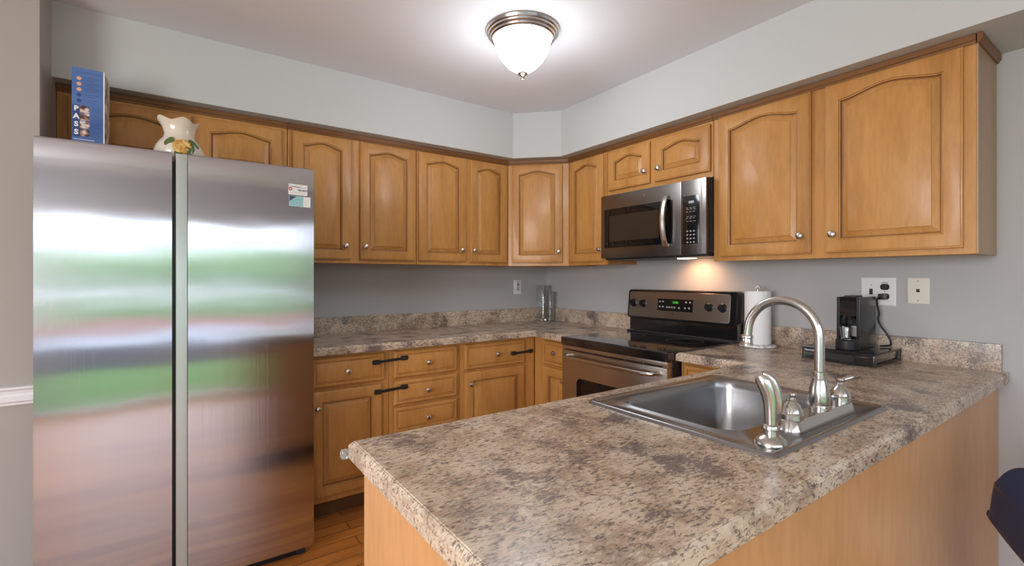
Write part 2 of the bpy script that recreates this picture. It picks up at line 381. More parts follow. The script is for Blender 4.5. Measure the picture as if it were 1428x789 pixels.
def upper(label, loc, rot, w, h, d, doors, trim=True, side=None, knobs=True, y_trim=.014, body_pts=None):
    t = thing('wall_cabinet', label, 'cabinet', loc, rot)
    if body_pts:
        bm = bmesh.new(); loops(bm, [[(x, y, 0) for x, y in body_pts], [(x, y, h) for x, y in body_pts]]); obj('cabinet_box', bm, 'wood', t, smooth=False)
    else:
        obj('cabinet_box', B(0.0005, w-.0005, .019, d, .006, h), side or 'wood', t, smooth=False)
        obj('face_frame', B(0.0005, w-.0005, 0, .0185, 0, h, bev=.0012, seg=1), 'wood', t)
    for (x0, x1, z0, z1, arch, kx, kz) in doors:
        d_ = obj('door', door_bm(x0, x1, z0, z1, (.030 if x1-x0 > .4 else .025) if arch else 0), 'wood', t, ang=22)
        d_.location.y = -.0008
        obj('knob', knob_bm(kx, kz, -.019), 'nickel', d_)
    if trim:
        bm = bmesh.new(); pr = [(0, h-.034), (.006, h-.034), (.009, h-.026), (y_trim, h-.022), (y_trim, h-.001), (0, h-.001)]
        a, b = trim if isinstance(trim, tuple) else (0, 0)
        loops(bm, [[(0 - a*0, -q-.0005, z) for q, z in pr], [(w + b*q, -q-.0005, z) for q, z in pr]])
        obj('top_trim', bm, 'wood_rail_shaded', t, ang=25)
    return t
UZ = 1.362; UH = SZ - UZ - .001; UD = .292
DB = .023; DT = UH - .040      # door bottom / top above the cabinet's base
KZ = .103
A = -UD - .0
# wall cabinets on the back wall (left to right)
def backcab(label, x0, x1, doors, z=UZ, h=UH, trim=True):
    w = x1 - x0
    return upper(label, (x0, -UD, z), 0, w, h, UD-.001, [(a-x0, b-x0, c, d, ar, kx-x0, kz) for a, b, c, d, ar, kx, kz in doors], trim)
fz = 1.795; fh = SZ - fz - .001
backcab('short maple wall cabinet above the refrigerator', XL+.002, -2.118, [(-3.022, -2.562, .02, fh-.05, .045, -2.60, .05), (-2.536, -2.146, .02, fh-.05, .045, -2.50, .05)], fz, fh)
backcab('tall maple wall cabinet just right of the refrigerator', -2.116, -1.342, [(-2.092, -1.766, DB, DT, .045, -1.802, KZ), (-1.712, -1.355, DB, DT, .045, -1.683, KZ)])
backcab('double maple wall cabinet left of the diagonal corner cabinet', -1.340, -.612, [(-1.330, -.975, DB, DT, .045, -1.012, KZ), (-.941, -.632, DB, DT, .045, -.915, KZ)])
# diagonal corner cabinet: root at its front left corner, turned by -45 degrees
cw = math.hypot(.61-UD, .61-UD)
t = thing('corner_wall_cabinet', 'diagonal maple wall cabinet across the corner above the glass vases', 'cabinet', (-.610, -UD, UZ), -PI/4)
ci, si = math.cos(PI/4), math.sin(PI/4)
def loc45(x, y):            # world to the cabinet's own axes
    dx, dy = x+.610, y+UD
    return (dx*ci - dy*si, dx*si + dy*ci)
pts = [loc45(*p) for p in ((-.609, -UD-.0), (-UD, -.609), (-.001, -.609), (-.001, -.001), (-.609, -.001))]
bm = bmesh.new(); loops(bm, [[(x, y+.0, 0) for x, y in pts], [(x, y+.0, UH) for x, y in pts]]); obj('cabinet_box', bm, 'wood', t, smooth=False)
d_ = obj('door', door_bm(.030, cw-.045, DB, DT, .025), 'wood', t, ang=22); d_.location.y = -.0008
obj('knob', knob_bm(cw-.072, KZ, -.019), 'nickel', d_)
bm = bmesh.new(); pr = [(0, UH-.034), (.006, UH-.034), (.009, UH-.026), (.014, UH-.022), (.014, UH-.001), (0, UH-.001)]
loops(bm, [[(0.006, -q-.0005, z) for q, z in pr], [(cw-.006, -q-.0005, z) for q, z in pr]]); obj('top_trim', bm, 'wood_rail_shaded', t, ang=25)
# wall cabinets on the right wall; local x runs towards the viewer
def rightcab(label, y0, y1, doors, z=UZ, h=UH, trim=True, side=None):
    w = y0 - y1
    return upper(label, (-UD, y0, z), -PI/2, w, h, UD-.001, [(y0-a, y0-b, c, d, ar, y0-k, kz) for a, b, c, d, ar, k, kz in doors], trim, side)
rightcab('narrow single-door maple wall cabinet left of the microwave', -.612, -.990, [(-.634, -.963, DB, DT, .045, -.940, KZ)])
mz = 1.812; mh = SZ - mz - .001
rightcab('short maple wall cabinet above the microwave', -.992, -1.750, [(-1.010, -1.344, .032, mh-.05, .04, -1.315, .105), (-1.381, -1.737, .032, mh-.05, .04, -1.415, .105)], mz, mh)
endcab = rightcab('wide double-door maple wall cabinet right of the microwave', -1.752, -2.761, [(-1.790, -2.228, DB, DT+.004, .05, -2.190, KZ), (-2.286, -2.728, DB, DT+.004, .05, -2.318, KZ-.002)], side='wood')
w = 2.761-1.752
obj('side_panel', B(w-.0004, w+.004, .002, UD-.001, .001, UH-.03), 'wood_side', endcab, smooth=False)['label'] = 'pale veneered end panel'
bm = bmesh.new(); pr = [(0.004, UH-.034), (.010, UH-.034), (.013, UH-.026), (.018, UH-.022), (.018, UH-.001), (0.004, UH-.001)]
loops(bm, [[(w+q, -.0145, z) for q, z in pr], [(w+q, UD-.002, z) for q, z in pr]]); obj('side_trim', bm, 'wood_rail_shaded', endcab, ang=25)

# base cabinets
BH = .874
def basecab(label, loc, rot, w, d, fronts, toe=True, name='base_cabinet'):
    t = thing(name, label, 'cabinet', loc, rot)
    obj('cabinet_box', B(.0005, w-.0005, .0195, d, .102, BH), 'wood', t, smooth=False)
    obj('face_frame', B(.0005, w-.0005, 0, .019, .102, BH, bev=.0012, seg=1), 'wood', t)
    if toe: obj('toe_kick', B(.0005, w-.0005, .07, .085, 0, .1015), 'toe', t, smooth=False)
    for kind, x0, x1, z0, z1, kx, kz in fronts:
        bm = door_bm(x0, x1, z0, z1, 0, drawer=(kind == 'drawer'))
        d_ = obj(kind, bm, 'wood', t, ang=22); d_.location.y = -.0008
        obj('knob', knob_bm(kx, kz, -.019), 'nickel', d_)
    return t
BF = -.602
def bb(label, x0, x1, fr): return basecab(label, (x0, BF, 0), 0, x1-x0, .60, [(k, a-x0, b-x0, c, d, kx-x0, kz) for k, a, b, c, d, kx, kz in fr])
bb('maple base cabinet with one drawer beside the refrigerator', -2.10, -1.645, [('drawer', -2.062, -1.672, .705, .857, -1.879, .779), ('door', -2.062, -1.690, .135, .684, -2.030, .60)])
bb('maple base cabinet with a stack of drawers', -1.643, -1.190, [('drawer', -1.618, -1.215, .705, .857, -1.413, .779), ('drawer', -1.618, -1.215, .552, .688, -1.416, .617), ('drawer', -1.618, -1.215, .395, .535, -1.416, .457), ('drawer', -1.618, -1.215, .135, .378, -1.416, .26)])
bb('maple base cabinet with drawer and door next to the inner corner', -1.188, -.604, [('drawer', -1.159, -.700, .700, .857, -.925, .781), ('door', -1.159, -.700, .135, .684, -1.125, .61)])
def rb(label, y0, y1, fr, name='base_cabinet'): return basecab(label, (BF, y0, 0), -PI/2, y0-y1, .60, [(k, y0-a, y0-b, c, d, y0-kx, kz) for k, a, b, c, d, kx, kz in fr], name=name)
rb('narrow maple base cabinet between inner corner and range', -.604, -.992, [('drawer', -.716, -.960, .700, .857, -.844, .787), ('door', -.716, -.960, .135, .684, -.935, .620)])
rb('small maple base cabinet right of the range', -1.772, -2.136, [('drawer', -1.795, -2.110, .700, .857, -1.95, .78), ('door', -1.795, -2.110, .135, .684, -1.83, .61)])
# peninsula body
t = thing('peninsula_cabinet', 'maple peninsula base with plain back panel under the sink counter', 'cabinet', (-2.275, -2.77, 0))
PX = 2.27
obj('back_panel', B(0, PX+.001, 0, .018, 0, BH), 'wood_panel', t, smooth=False)
obj('end_panel', B(0, .018, .0185, .628, 0, BH), 'wood_panel', t, smooth=False)
obj('cabinet_box', B(.0185, 1.66, .0185, .06, .1, BH-.002), 'wood', t, smooth=False)
obj('front_frame', B(.0185, 1.664, .60, .626, .1, BH), 'wood', t, smooth=False)
for i in range(3):
    x0 = .05+i*.53
    d_ = obj('door', loops(bmesh.new(), [[(x, .626+yy, z) for x, z in ((x0+e, .14+e), (x0+.49-e, .14+e), (x0+.49-e, .85-e), (x0+e, .85-e))] for yy, e in ((0.001, 0), (.014, 0), (.02, .006), (.02, .05), (.012, .056), (.018, .09))]), 'wood', t)

# ------------------------------------------------------------------ countertops
def counter(name, xs, ys, inside, label, loc, z0=.8755, z1=.914, bev=.009):
    bm = bmesh.new(); V = {}
    def v(x, y):
        k = (round(x, 5), round(y, 5))
        if k not in V: V[k] = bm.verts.new((x, y, z0))
        return V[k]
    for xa, xb in zip(xs, xs[1:]):
        for ya, yb in zip(ys, ys[1:]):
            if inside((xa+xb)/2, (ya+yb)/2): bm.faces.new((v(xa, ya), v(xb, ya), v(xb, yb), v(xa, yb)))
    r = bmesh.ops.extrude_face_region(bm, geom=list(bm.faces))
    top = [g for g in r['geom'] if isinstance(g, bmesh.types.BMVert)]
    bmesh.ops.translate(bm, verts=top, vec=(0, 0, z1-z0))
    bmesh.ops.recalc_face_normals(bm, faces=bm.faces)
    bmesh.ops.dissolve_limit(bm, angle_limit=.01, verts=bm.verts, edges=bm.edges)
    es = []
    for e in bm.edges:
        if len(e.link_faces) == 2 and all(abs(q.co.z-z1) < 1e-5 for q in e.verts):
            nz = sorted(abs(f.normal.z) for f in e.link_faces)
            if nz[0] < .1 and nz[1] > .9: es.append(e)
    bmesh.ops.bevel(bm, geom=es, offset=bev, segments=1, affect='EDGES')
    es = [e for e in bm.edges if len(e.link_faces) == 2 and e.calc_face_angle(0) > .3 and all(q.co.z > z1-bev-.001 for q in e.verts)]
    bmesh.ops.bevel(bm, geom=es, offset=.002, segments=2, affect='EDGES')
    t = thing(name, label, 'countertop')
    o = obj('slab', bm, 'laminate', t, ang=25)
    return t
CF = .648
ct1 = counter('countertop', [-2.10, -CF, -.0205], [-.9925, -CF, -.0205], lambda x, y: not (x < -CF and y < -CF), 'speckled brown laminate countertop along back wall into the corner', (0, 0, 0))
HX0, HX1, HY0, HY1 = -1.612, -1.026, -2.69, -2.205
PL, PN, PF = -2.30, -2.800, -2.110
ct2 = counter('peninsula_countertop', [PL, HX0, HX1, -CF, -.0205], [PN, HY0, HY1, PF, -1.772],
              lambda x, y: not ((x < -CF and y > PF) or (HX0 < x < HX1 and HY0 < y < HY1)), 'speckled laminate peninsula countertop holding the sink', (0, 0, 0))
obj('wall_edge', B(-.0207, -.0005, PN+.001, -2.7815, .8755, .9135), 'laminate', ct2)
obj('backsplash', B(-2.10, -.0005, -.020, -.0005, .8755, 1.019, bev=.002), 'laminate', ct1)
obj('backsplash', B(-.020, -.0005, -.9925, -.0207, .8755, 1.019, bev=.002), 'laminate', ct1)
obj('backsplash', B(-.020, -.0005, -2.781, -1.772, .8755, 1.019, bev=.002), 'laminate', ct2)
# clear corner guard on the peninsula corner
bm = bmesh.new(); lathe(bm, [(.0, 0), (.007, .001), (.010, .004), (.011, .014), (.008, .020), (0, .022)], 16)
tag(obj('corner_guard', bm, 'plasticclear'), 'small clear bumper stuck on the far corner of the peninsula edge', 'corner guard').location = (PL-.006, PF+.006, .8725)

# ------------------------------------------------------------------ refrigerator
FX0, FX1, FY, FT = -3.023, -2.108, -.90, 1.771
t = thing('refrigerator', 'stainless side-by-side refrigerator with two tall doors', 'refrigerator', ((FX0+FX1)/2, -.46, 0))
ox, oy = (FX0+FX1)/2, -.46
def fr(x0, x1, y0, y1, z0, z1, **k): return B(x0-ox, x1-ox, y0-oy, y1-oy, z0, z1, **k)
obj('cabinet_body', fr(FX0+.012, FX1-.012, -.845, -.035, .035, 1.745, bev=.006), 'fridgeside', t)
for lab, xa, xb in (('left', FX0, -2.634), ('right', -2.583, FX1)):
    # each door front is very slightly domed
    bm = bmesh.new(); ls = []
    def prof(z, e):
        n = 12; p = []
        for i in range(n+1):
            u = i/n; x = xa+e+(xb-xa-2*e)*u; p.append((x-ox, FY-oy+.004*(2*u-1)**2+e*.6, z))
        p.append((xb-e-ox, -.853-oy, z)); p.append((xa+e-ox, -.853-oy, z)); return p
    for z, e, b in ((.055, .004, 0), (.06, 0, 0), (FT-.075, 0, 0), (FT-.055, 0, .0006), (FT-.035, 0, .002), (FT-.018, 0, .0042), (FT-.006, 0, .0066), (FT, .001, .010)):
        p_ = prof(z, e); ls.append([(x, y_+(b if k < 13 else 0), zz) for k, (x, y_, zz) in enumerate(p_)])
    loops(bm, ls); obj('door', bm, 'fridge', t, ang=20)
# recessed pocket handles between the doors
obj('door_handle', fr(-2.622, -2.5845, -.885, -.853, .058, FT-.001, bev=.004), 'edge', t)
obj('door_gasket', fr(-2.6335, -2.6225, -.858, -.852, .058, FT-.03), 'black', t)
obj('kick_grille', fr(FX0+.02, FX1-.03, -.83, -.8, .0, .034), 'black', t)
for x in (FX0+.05, FX1-.06): obj('foot', fr(x, x+.035, -.84, -.80, 0, .034, bev=.003), 'blacksatin', t)
for x in (FX0+.03, FX1-.09): obj('hinge_cover', fr(x, x+.06, -.842, -.74, 1.7455, 1.765, bev=.005), 'fridgeside', t)
# faint raised maker's lettering on the right door
obj('raised_lettering', text_bm('||||||', .018, .0004, Matrix.Translation((-2.187-ox, FY-oy-.0002, 1.724)) @ FRONT), 'edge', t)
# stickers
def sticker(name, label, x0, x1, z0, z1, tilt, mat):
    cx, cz = (x0+x1)/2, (z0+z1)/2
    s = thing(name, label, 'sticker', (cx, FY+.0015, cz)); s.rotation_euler = (0, tilt, 0); w, h = (x1-x0)/2, (z1-z0)/2
    obj('card', B(-w, w, -.0016, -.0008, -h, h), mat, s, smooth=False); return s, w, h
s, w, h = sticker('service_sticker', 'white service sticker with a red mark on the right refrigerator door', -2.215, -2.136, 1.646, 1.694, .02, 'card')
obj('print_text', text_bm('Comfort', .0145, .0001, Matrix.Translation((-.016, -.0018, .013)) @ FRONT), 'ink', s)
obj('print_text', text_bm('780-8033', .0115, .0001, Matrix.Translation((.020, -.0018, -.002)) @ FRONT, bold=.0003), 'ink', s)
obj('print_line', B(-.006, .036, -.0019, -.0017, .0095, .0105), 'ink', s); obj('print_line', B(-.022, .030, -.0019, -.0017, -.0135, -.0125), 'red', s)
bm = bmesh.new(); mt = Matrix.Translation((-.031, -.0017, .001)) @ FRONT
lathe(bm, [(.0035, 0), (.0035, .0002), (.0075, .0002), (.0075, 0)], 20, mt, cap=False); obj('red_mark', bm, 'red', s)
s, w, h = sticker('appliance_sticker', 'teal and white sticker below the service sticker on refrigerator', -2.212, -2.123, 1.595, 1.641, .015, 'card')
obj('teal_field', B(-w+.001, .014, -.0019, -.0017, -h+.001, h-.001), 'teal', s)
bm = bmesh.new(); loops(bm, [[(-w+.001, y, -.002), (-w+.001, y, h-.001), (-w+.030, y, h-.001)] for y in (-.0019, -.0021)]); obj('navy_corner', bm, 'navyp', s)
for i in range(4): obj('print_line', B(-.022, .010, -.0021, -.0019, .010-i*.008, .0108-i*.008), 'key', s)
for i in range(3): obj('print_line', B(.018, .018+.018-.004*i, -.0019, -.0017, .006-i*.009, .0068-i*.009), 'key', s)

# box standing on the refrigerator
FB = 1.7455
t = thing('carton', 'tall blue printed box standing on top of the refrigerator', 'box', (-2.916, -.512, FB+.0003))
bw, bd, bh = .0505, .085, .386
obj('carton_front', B(-bw, bw, -bd, -bd+.002, 0, bh), 'boxblue', t, smooth=False)
obj('carton_body', B(-bw, bw, -bd+.0022, bd, 0, bh, bev=.001, seg=1), 'cartonside', t)
y = -bd-.0003
def fl(name, x0, x1, z0, z1, mat): return obj(name, B(x0, x1, y, y+.0002, z0, z1), mat, t, smooth=False)
fl('white_edge', bw-.004, bw, .0, bh, 'whiteink')
fl('navy_stripe', -bw+.002, -bw+.024, .105, .235, 'boxdark')
for i, ch in enumerate('PASS'):
    z = .219-i*.032
    obj('letter', text_bm(ch, .027, .0002, Matrix.Translation((-bw+.0135, y-.0003, z)) @ FRONT, bold=.0012), 'whiteink', t)
    fl('photo', -bw+.0245, -bw+.054, z-.0145, z+.0145, 'photoprint')
    for k in range(3): fl('print_line', .010, .010+.03-.006*(k % 2), z+.008-k*.008, z+.0092-k*.008, 'ink')
for i in range(5):
    z = .343-i*.0225
    bm = bmesh.new(); lathe(bm, [(.0075, 0), (.0075, .0003)], 12, Matrix.Translation((-bw+.022, y+.0002, z)) @ FRONT); obj('symbol', bm, 'orangeprint' if i < 3 else 'boxdark', t)
    for k in range(2): fl('print_line', -bw+.038, .032-.012*k, z+.004-k*.009, z+.0055-k*.009, 'ink')
fl('print_line', -.038, .036, .368, .3695, 'ink')
for k in range(2): fl('print_line', -.044, .018-.012*k, .094-k*.009, .096-k*.009, 'whiteink')

# ceramic pitcher
t = thing('ceramic_pitcher', 'cream ceramic pitcher with yellow flower standing on the refrigerator', 'pitcher', (-2.610, -.747, FB+.0003))
bm = bmesh.new(); n = 64
prof = [(.040, 0), (.060, .004), (.082, .025), (.090, .05), (.084, .075), (.070, .098), (.058, .112), (.053, .128), (.055, .150), (.061, .168), (.070, .184)]
rings = []
def pp(r, z, a, th=0):
    k = max(0, (z-.13)/.06)
    rr = r - th
    zz = z + k*(.008*math.cos(5*a+.6) + .004*max(0, math.cos(a-PI))) ; rr += k*(.004*math.cos(5*a+.6) + .008*max(0, math.cos(a-PI))**3)
    return (rr*math.cos(a), rr*math.sin(a), zz)
for r_, z in prof: rings.append([bm.verts.new(pp(r_, z, 2*PI*i/n)) for i in range(n)])
for r_, z in prof[:0:-1]: rings.append([bm.verts.new(pp(r_, max(z, .008)+(.002 if z > .185 else 0), 2*PI*i/n, .004)) for i in range(n)])
for a, b in zip(rings, rings[1:]): bridge(bm, a, b)
bm.faces.new(rings[0][::-1]); bm.faces.new(rings[-1]); obj('pitcher_body', bm, 'ceramic', t, ang=60)
bm = bmesh.new(); tube(bm, [(.0, .050, .140), (.0, .085, .145), (.0, .108, .11), (.0, .104, .06), (.0, .082, .035)], [.007, .008, .008, .008, .007]); obj('handle', bm, 'ceramic', t)
bm = bmesh.new()
def bump_at(bm, ang, z, r, s, tilt=0, sx=1., sz=1.):
    c = Vector((r*math.cos(ang), r*math.sin(ang), z)); nrm = Vector((math.cos(ang), math.sin(ang), .3)).normalized()
    q = nrm.to_track_quat('Z', 'Y').to_matrix().to_4x4()
    return Matrix.Translation(c) @ q @ Matrix.Rotation(tilt, 4, 'Z') @ Matrix.Diagonal((s*sx, s*sz, s, 1))
fa = -PI/2+.02
for k in range(9):
    mt = bump_at(bm, fa+.10, .066, .078, .018) @ Matrix.Rotation(2*PI*k/9, 4, 'Z') @ Matrix.Translation((1.25, 0, .1))
    lathe(bm, [(0, -.3), (.75, 0), (.5, .35), (0, .5)], 10, mt)
lathe(bm, [(0, -.2), (1.1, 0), (.8, .5), (0, .8)], 12, bump_at(bm, fa+.10, .066, .080, .016))
obj('flower', bm, 'petal', t)['label'] = 'raised yellow flower'
for a, z, tl in ((fa-.50, .082, 1.0), (fa+.66, .084, -.7), (fa-.05, .038, 1.5), (fa+.42, .060, 1.2)):
    bm = bmesh.new(); lathe(bm, [(0, -.2), (1, 0), (.7, .15), (0, .25)], 14, bump_at(bm, a, z, .078 if z > .07 else .088, .021, tl, 1.25, .75)); obj('leaf', bm, 'leaf', t)
# glass trinket beside the pitcher
bm = bmesh.new(); lathe(bm, [(.012, 0), (.018, .006), (.019, .020), (.014, .030), (.010, .036), (.008, .036), (.012, .028), (.015, .02), (.014, .008), (0, .005)], 20, cap=False)
tag(obj('glass_trinket', bm, 'glass'), 'tiny clear glass jar beside the ceramic pitcher', 'glass jar').location = (-2.505, -.80, FB+.0003)

# ------------------------------------------------------------------ range (local x runs towards the viewer, front faces -y)
t = thing('range', 'black and stainless electric range with smooth glass cooktop', 'range', (-.700, -.9955, 0), -PI/2)
RW = .772
obj('body', B(.004, RW-.004, .045, .690, .03, .868), 'blacksatin', t, smooth=False)
obj('cooktop', B(0, RW, -.006, .60, .8685, .919, bev=.012, seg=3), 'blackgloss', t)
bm = bmesh.new(); box(bm, .004, RW-.004, .588, .6, .9185, .924, bev=.002); obj('rear_ridge', bm, 'blacksatin', t)
def ring_bm(cx, cy, r): return lathe(bmesh.new(), [(r-.0012, 0), (r-.0012, .0003), (r, .0003), (r, 0)], 40, Matrix.Translation((cx, cy, .9191)), cap=False)
M['burner'] = base('grey_burner_print', (.06, .06, .06), .3)
for cx, cy, r in ((.20, .16, .10), (.57, .16, .085), (.20, .42, .075), (.57, .42, .10)): obj('burner_ring', ring_bm(cx, cy, r), 'burner', t)
door = obj('oven_door', B(.006, RW-.006, .001, .044, .205, .838, bev=.005), 'steel_range', t)
obj('drawer_front', B(.006, RW-.006, .001, .044, .04, .198, bev=.005), 'steel_range', t)
vent = obj('vent_strip', B(.006, RW-.006, .004, .044, .8395, .8675, bev=.002), 'steel_range', t)
for i in range(6):
    x = .03+i*.119
    obj('vent_slot', B(x, x+.112, .0025, .005, .8415, .8475), 'black', vent, smooth=False)
bm = bmesh.new(); pts = rrect(.135, RW-.135, .36, .682, .03)
# window outline on the door: rounded, with a gentle curve along its top
def wp(x, z): return z + (.018*(1-((x-RW/2)/.25)**2) if z > .5 else 0)
loops(bm, [[(x, yy, wp(x, z)) for x, z in pts] for yy in (.0008, -.0008)]); obj('door_window', bm, 'darkglass', door, ang=50)
bm = bmesh.new(); hz = .806
hp = [(.060, .002, hz+.004), (.058, -.018, hz+.004), (.066, -.036, hz+.002), (.090, -.046, hz)] + [(.12+.53*i/8, -.049-.004*math.sin(PI*i/8), hz) for i in range(9)] + [(RW-.09, -.046, hz), (RW-.066, -.036, hz+.002), (RW-.058, -.018, hz+.004), (RW-.060, .002, hz+.004)]
tube(bm, hp, .0105, 14); obj('door_handle', bm, 'nickel', door)
# control backguard
bm = bmesh.new()
neck = [(.604, .9195), (.640, .9195), (.640, 1.0), (.655, 1.06), (.655, 1.08), (.612, 1.02)]
box(bm, .004, RW-.008, .622, .688, .9245, 1.04)
obj('backguard_neck', bm, 'blackgloss', t)
bm = bmesh.new(); oz = rrect(-.006, RW-.002, 1.004, 1.198, .022)
def bg(x, y, z): return (x, y + (z-1.004)*.10, z)
loops(bm, [[bg(x, yy, z) for x, z in pts_] for yy, pts_ in ((.688-.02, oz), (.605, oz), (.598, rrect(-.001, RW-.007, 1.009, 1.193, .018)))])
hood = obj('control_housing', bm, 'blackgloss', t, ang=40)
bm = bmesh.new(); pz = rrect(.012, RW-.040, 1.018, 1.183, .014)
loops(bm, [[bg(x, yy, z) for x, z in pts_] for yy, pts_ in ((.599, pz), (.5955, pz), (.5945, rrect(.013, RW-.041, 1.019, 1.182, .013)))])
panel = obj('control_panel', bm, 'steel_range', t, ang=40)
for x, z in ((.050, 1.107), (.131, 1.106), (.606, 1.104), (.690, 1.103)):
    yb = .5945+(z-1.004)*.10
    mt = Matrix.Translation((x, yb, z)) @ Matrix.Rotation(PI/2-.1, 4, 'X')
    k = obj('control_knob', lathe(bmesh.new(), [(.026, 0), (.026, .003), (.021, .006), (.020, .020), (.018, .023), (0, .023)], 28, mt), 'black', panel)
    bm = bmesh.new(); box(bm, -.004, .004, -.018, .018, .022, .030, bev=.002); bmesh.ops.transform(bm, matrix=mt @ Matrix.Rotation(.3, 4, 'Z'), verts=bm.verts); obj('knob_grip', bm, 'blacksatin', k) if False else None
    bm = bmesh.new()
    box(bm, -.0045, .0045, -.019, .019, .0225, .031, bev=.002); bmesh.ops.transform(bm, matrix=mt @ Matrix.Rotation(.35, 4, 'Z'), verts=bm.verts)
    g = obj('control_grip', bm, 'black', panel)
bm = bmesh.new(); loops(bm, [[bg(x, yy, z) for x, z in rrect(.245, .500, 1.066, 1.142, .003, 2)] for yy in (.595, .5935)]); obj('display_glass', bm, 'blackgloss', panel)
bm = bmesh.new(); loops(bm, [[bg(x, yy, z) for x, z in rrect(.352, .402, 1.112, 1.130, .002, 2)] for yy in (.5938, .5931)]); obj('display', bm, 'greendisp', panel)
R90 = Matrix.Rotation(-.1, 4, 'X') @ FRONT
obj('display_digits', text_bm('12:08', .0155, .0002, Matrix.Translation((.377, .6043, 1.121)) @ FRONT), 'green_led', panel)
for x, z in ((.262, 1.124), (.285, 1.124), (.262, 1.092), (.285, 1.092), (.318, 1.090), (.336, 1.090), (.354, 1.090), (.372, 1.090), (.405, 1.088), (.452, 1.125), (.480, 1.125), (.447, 1.090), (.475, 1.090)):
    bm = bmesh.new(); box(bm, x-.006, x+.006, .5925+(z-1.004)*.1, .5935+(z-1.004)*.1, z-.005, z+.005, bev=.0004, seg=1); obj('touch_key', bm, 'key', panel)
bm = bmesh.new(); lathe(bm, [(.008, 0), (.008, .0008), (0, .0008)], 24, Matrix.Translation((.362, .5985, 1.045)) @ FRONT); obj('round_badge', bm, 'mw_steel', panel)
for x in (.012, RW-.030): obj('leg', B(x, x+.018, .10, .12, 0, .030), 'black', t)

# ------------------------------------------------------------------ microwave over the range
t = thing('microwave', 'stainless over-the-range microwave with black glass door', 'microwave', (-.360, -.9975, 1.400), -PI/2)
MW, MH = .7525, .405
obj('body', B(.003, MW, .0125, .356, .004, MH, bev=.003), 'blacksatin', t)
md = obj('door', B(0, .602, 0, .012, 0, MH-.002, bev=.004), 'mw_steel', t)
mc = obj('control_section', B(.604, MW, 0, .012, 0, MH-.002, bev=.004), 'mw_steel', t)
obj('door_glass', B(.030, .548, -.0016, .001, .066, .312, bev=.002), 'darkglass', md)
M['mesh'] = base('dark_door_mesh', (.035, .025, .017), .25)
obj('window_screen', B(.075, .455, -.0022, -.0012, .105, .268), 'mesh', md)
# curved vertical bar handle
bm = bmesh.new(); hs = []
for i in range(17):
    u = i/16; hs.append((.512, -.012-.036*math.sin(PI*u)**.7, .050+.285*u))
secs = []
for (x, y_, z) in hs: secs.append([(x-.016, y_+.004, z), (x-.014, y_-.005, z), (x, y_-.010, z), (x+.014, y_-.005, z), (x+.016, y_+.004, z), (x+.010, y_+.008, z), (x-.010, y_+.008, z)])
loops(bm, secs); obj('door_handle', bm, 'nickel', md)
for z in (.050, .318): obj('handle_mount', B(.500, .524, -.012, .0005, z, z+.018, bev=.003), 'nickel', md)
obj('control_panel', B(.612, .715, -.0016, .001, .058, .318, bev=.002), 'blackgloss', mc)
obj('control_trim', B(.700+.022, .730, -.0014, .0005, .004, MH-.006), 'steel', mc)
obj('display', B(.650, .682, -.0021, -.0015, .276, .290), 'key', mc)
obj('display_digits', text_bm('12:08', .012, .0001, Matrix.Translation((.666, -.0023, .283)) @ FRONT), 'white_led', mc)
for r_ in range(5):
    for c in range(3):
        x = .642+c*.020; z = .170-r_*.020 if r_ < 4 else .090
        if r_ < 4: obj('touch_key', B(x-.005, x+.005, -.0021, -.0015, z-.043-.004, z-.043+.004), 'key', mc)
for r_, z in enumerate((.253, .245, .232, .205, .196, .180)):
    for c in range(3):
        x = .640+c*.021+(.004 if r_ % 2 else 0); obj('touch_key', B(x-.006, x+.006, -.0021, -.0015, z-.0015, z+.0015), 'key', mc)
bm = bmesh.new(); lathe(bm, [(.008, 0), (.008, .0012), (0, .0012)], 24, Matrix.Translation((.350, .0005, .362)) @ FRONT); obj('round_badge', bm, 'steel', md)
under = obj('underside_panel', B(.01, MW-.006, .03, .34, -.010, .003, bev=.003), 'blacksatin', t)
obj('lamp_lens', B(.47, .56, .15, .21, -.0135, -.0102), 'lens', t)
l = bpy.data.lights.new('cooktop_lamp', 'SPOT'); l.energy = 4.2; l.color = (1, .50, .24); l.spot_size = 2.5; l.spot_blend = .8; l.shadow_soft_size = .03
lo = bpy.data.objects.new('cooktop_lamp', l); COL.objects.link(lo); lo.location = (-.135, -1.50, 1.375); lo.rotation_euler = (0, -.62, 0)

# ------------------------------------------------------------------ sink
t = thing('sink', 'single-bowl stainless drop-in sink set in the peninsula', 'sink', (-1.32, -2.4475, .9145))
def SL(x0, x1, y0, y1, r, z): return [(x+1.32, y+2.4475, z) for x, y in rrect(x0, x1, y0, y1, r, 8)]
SX0, SX1, SY0, SY1 = -1.639, -1.000, -2.714, -2.181
def si_(e, r, z): return SL(SX0+e, SX1-e, SY0+e, SY1-e, r, z)
BX0, BX1, BY0, BY1 = -1.575, -1.050, -2.592, -2.236
def bi(e, r, z): return SL(BX0+e, BX1-e, BY0+e, BY1-e, r, z)
bm = bmesh.new()
loops(bm, [si_(.0, .018, .0), si_(.003, .018, .006), si_(.008, .017, .0078), si_(.014, .016, .0065), si_(.018, .014, .003), si_(.030, .014, .0028),
           bi(-.010, .078, .0035), bi(-.006, .074, .0075), bi(-.002, .07, .0072), bi(.003, .066, .000), bi(.006, .062, -.02), bi(.022, .05, -.172), bi(.034, .045, -.186), bi(.055, .03, -.190), bi(.14, .02, -.193)], cap0=False)
obj('basin', bm, 'sink', t, ang=50)
bm = bmesh.new(); lathe(bm, [(.044, 0), (.044, .004), (.036, .006), (.030, .002), (0, .001)], 28, Matrix.Translation((.01, .03, -.1925))); obj('drain', bm, 'chrome', t)

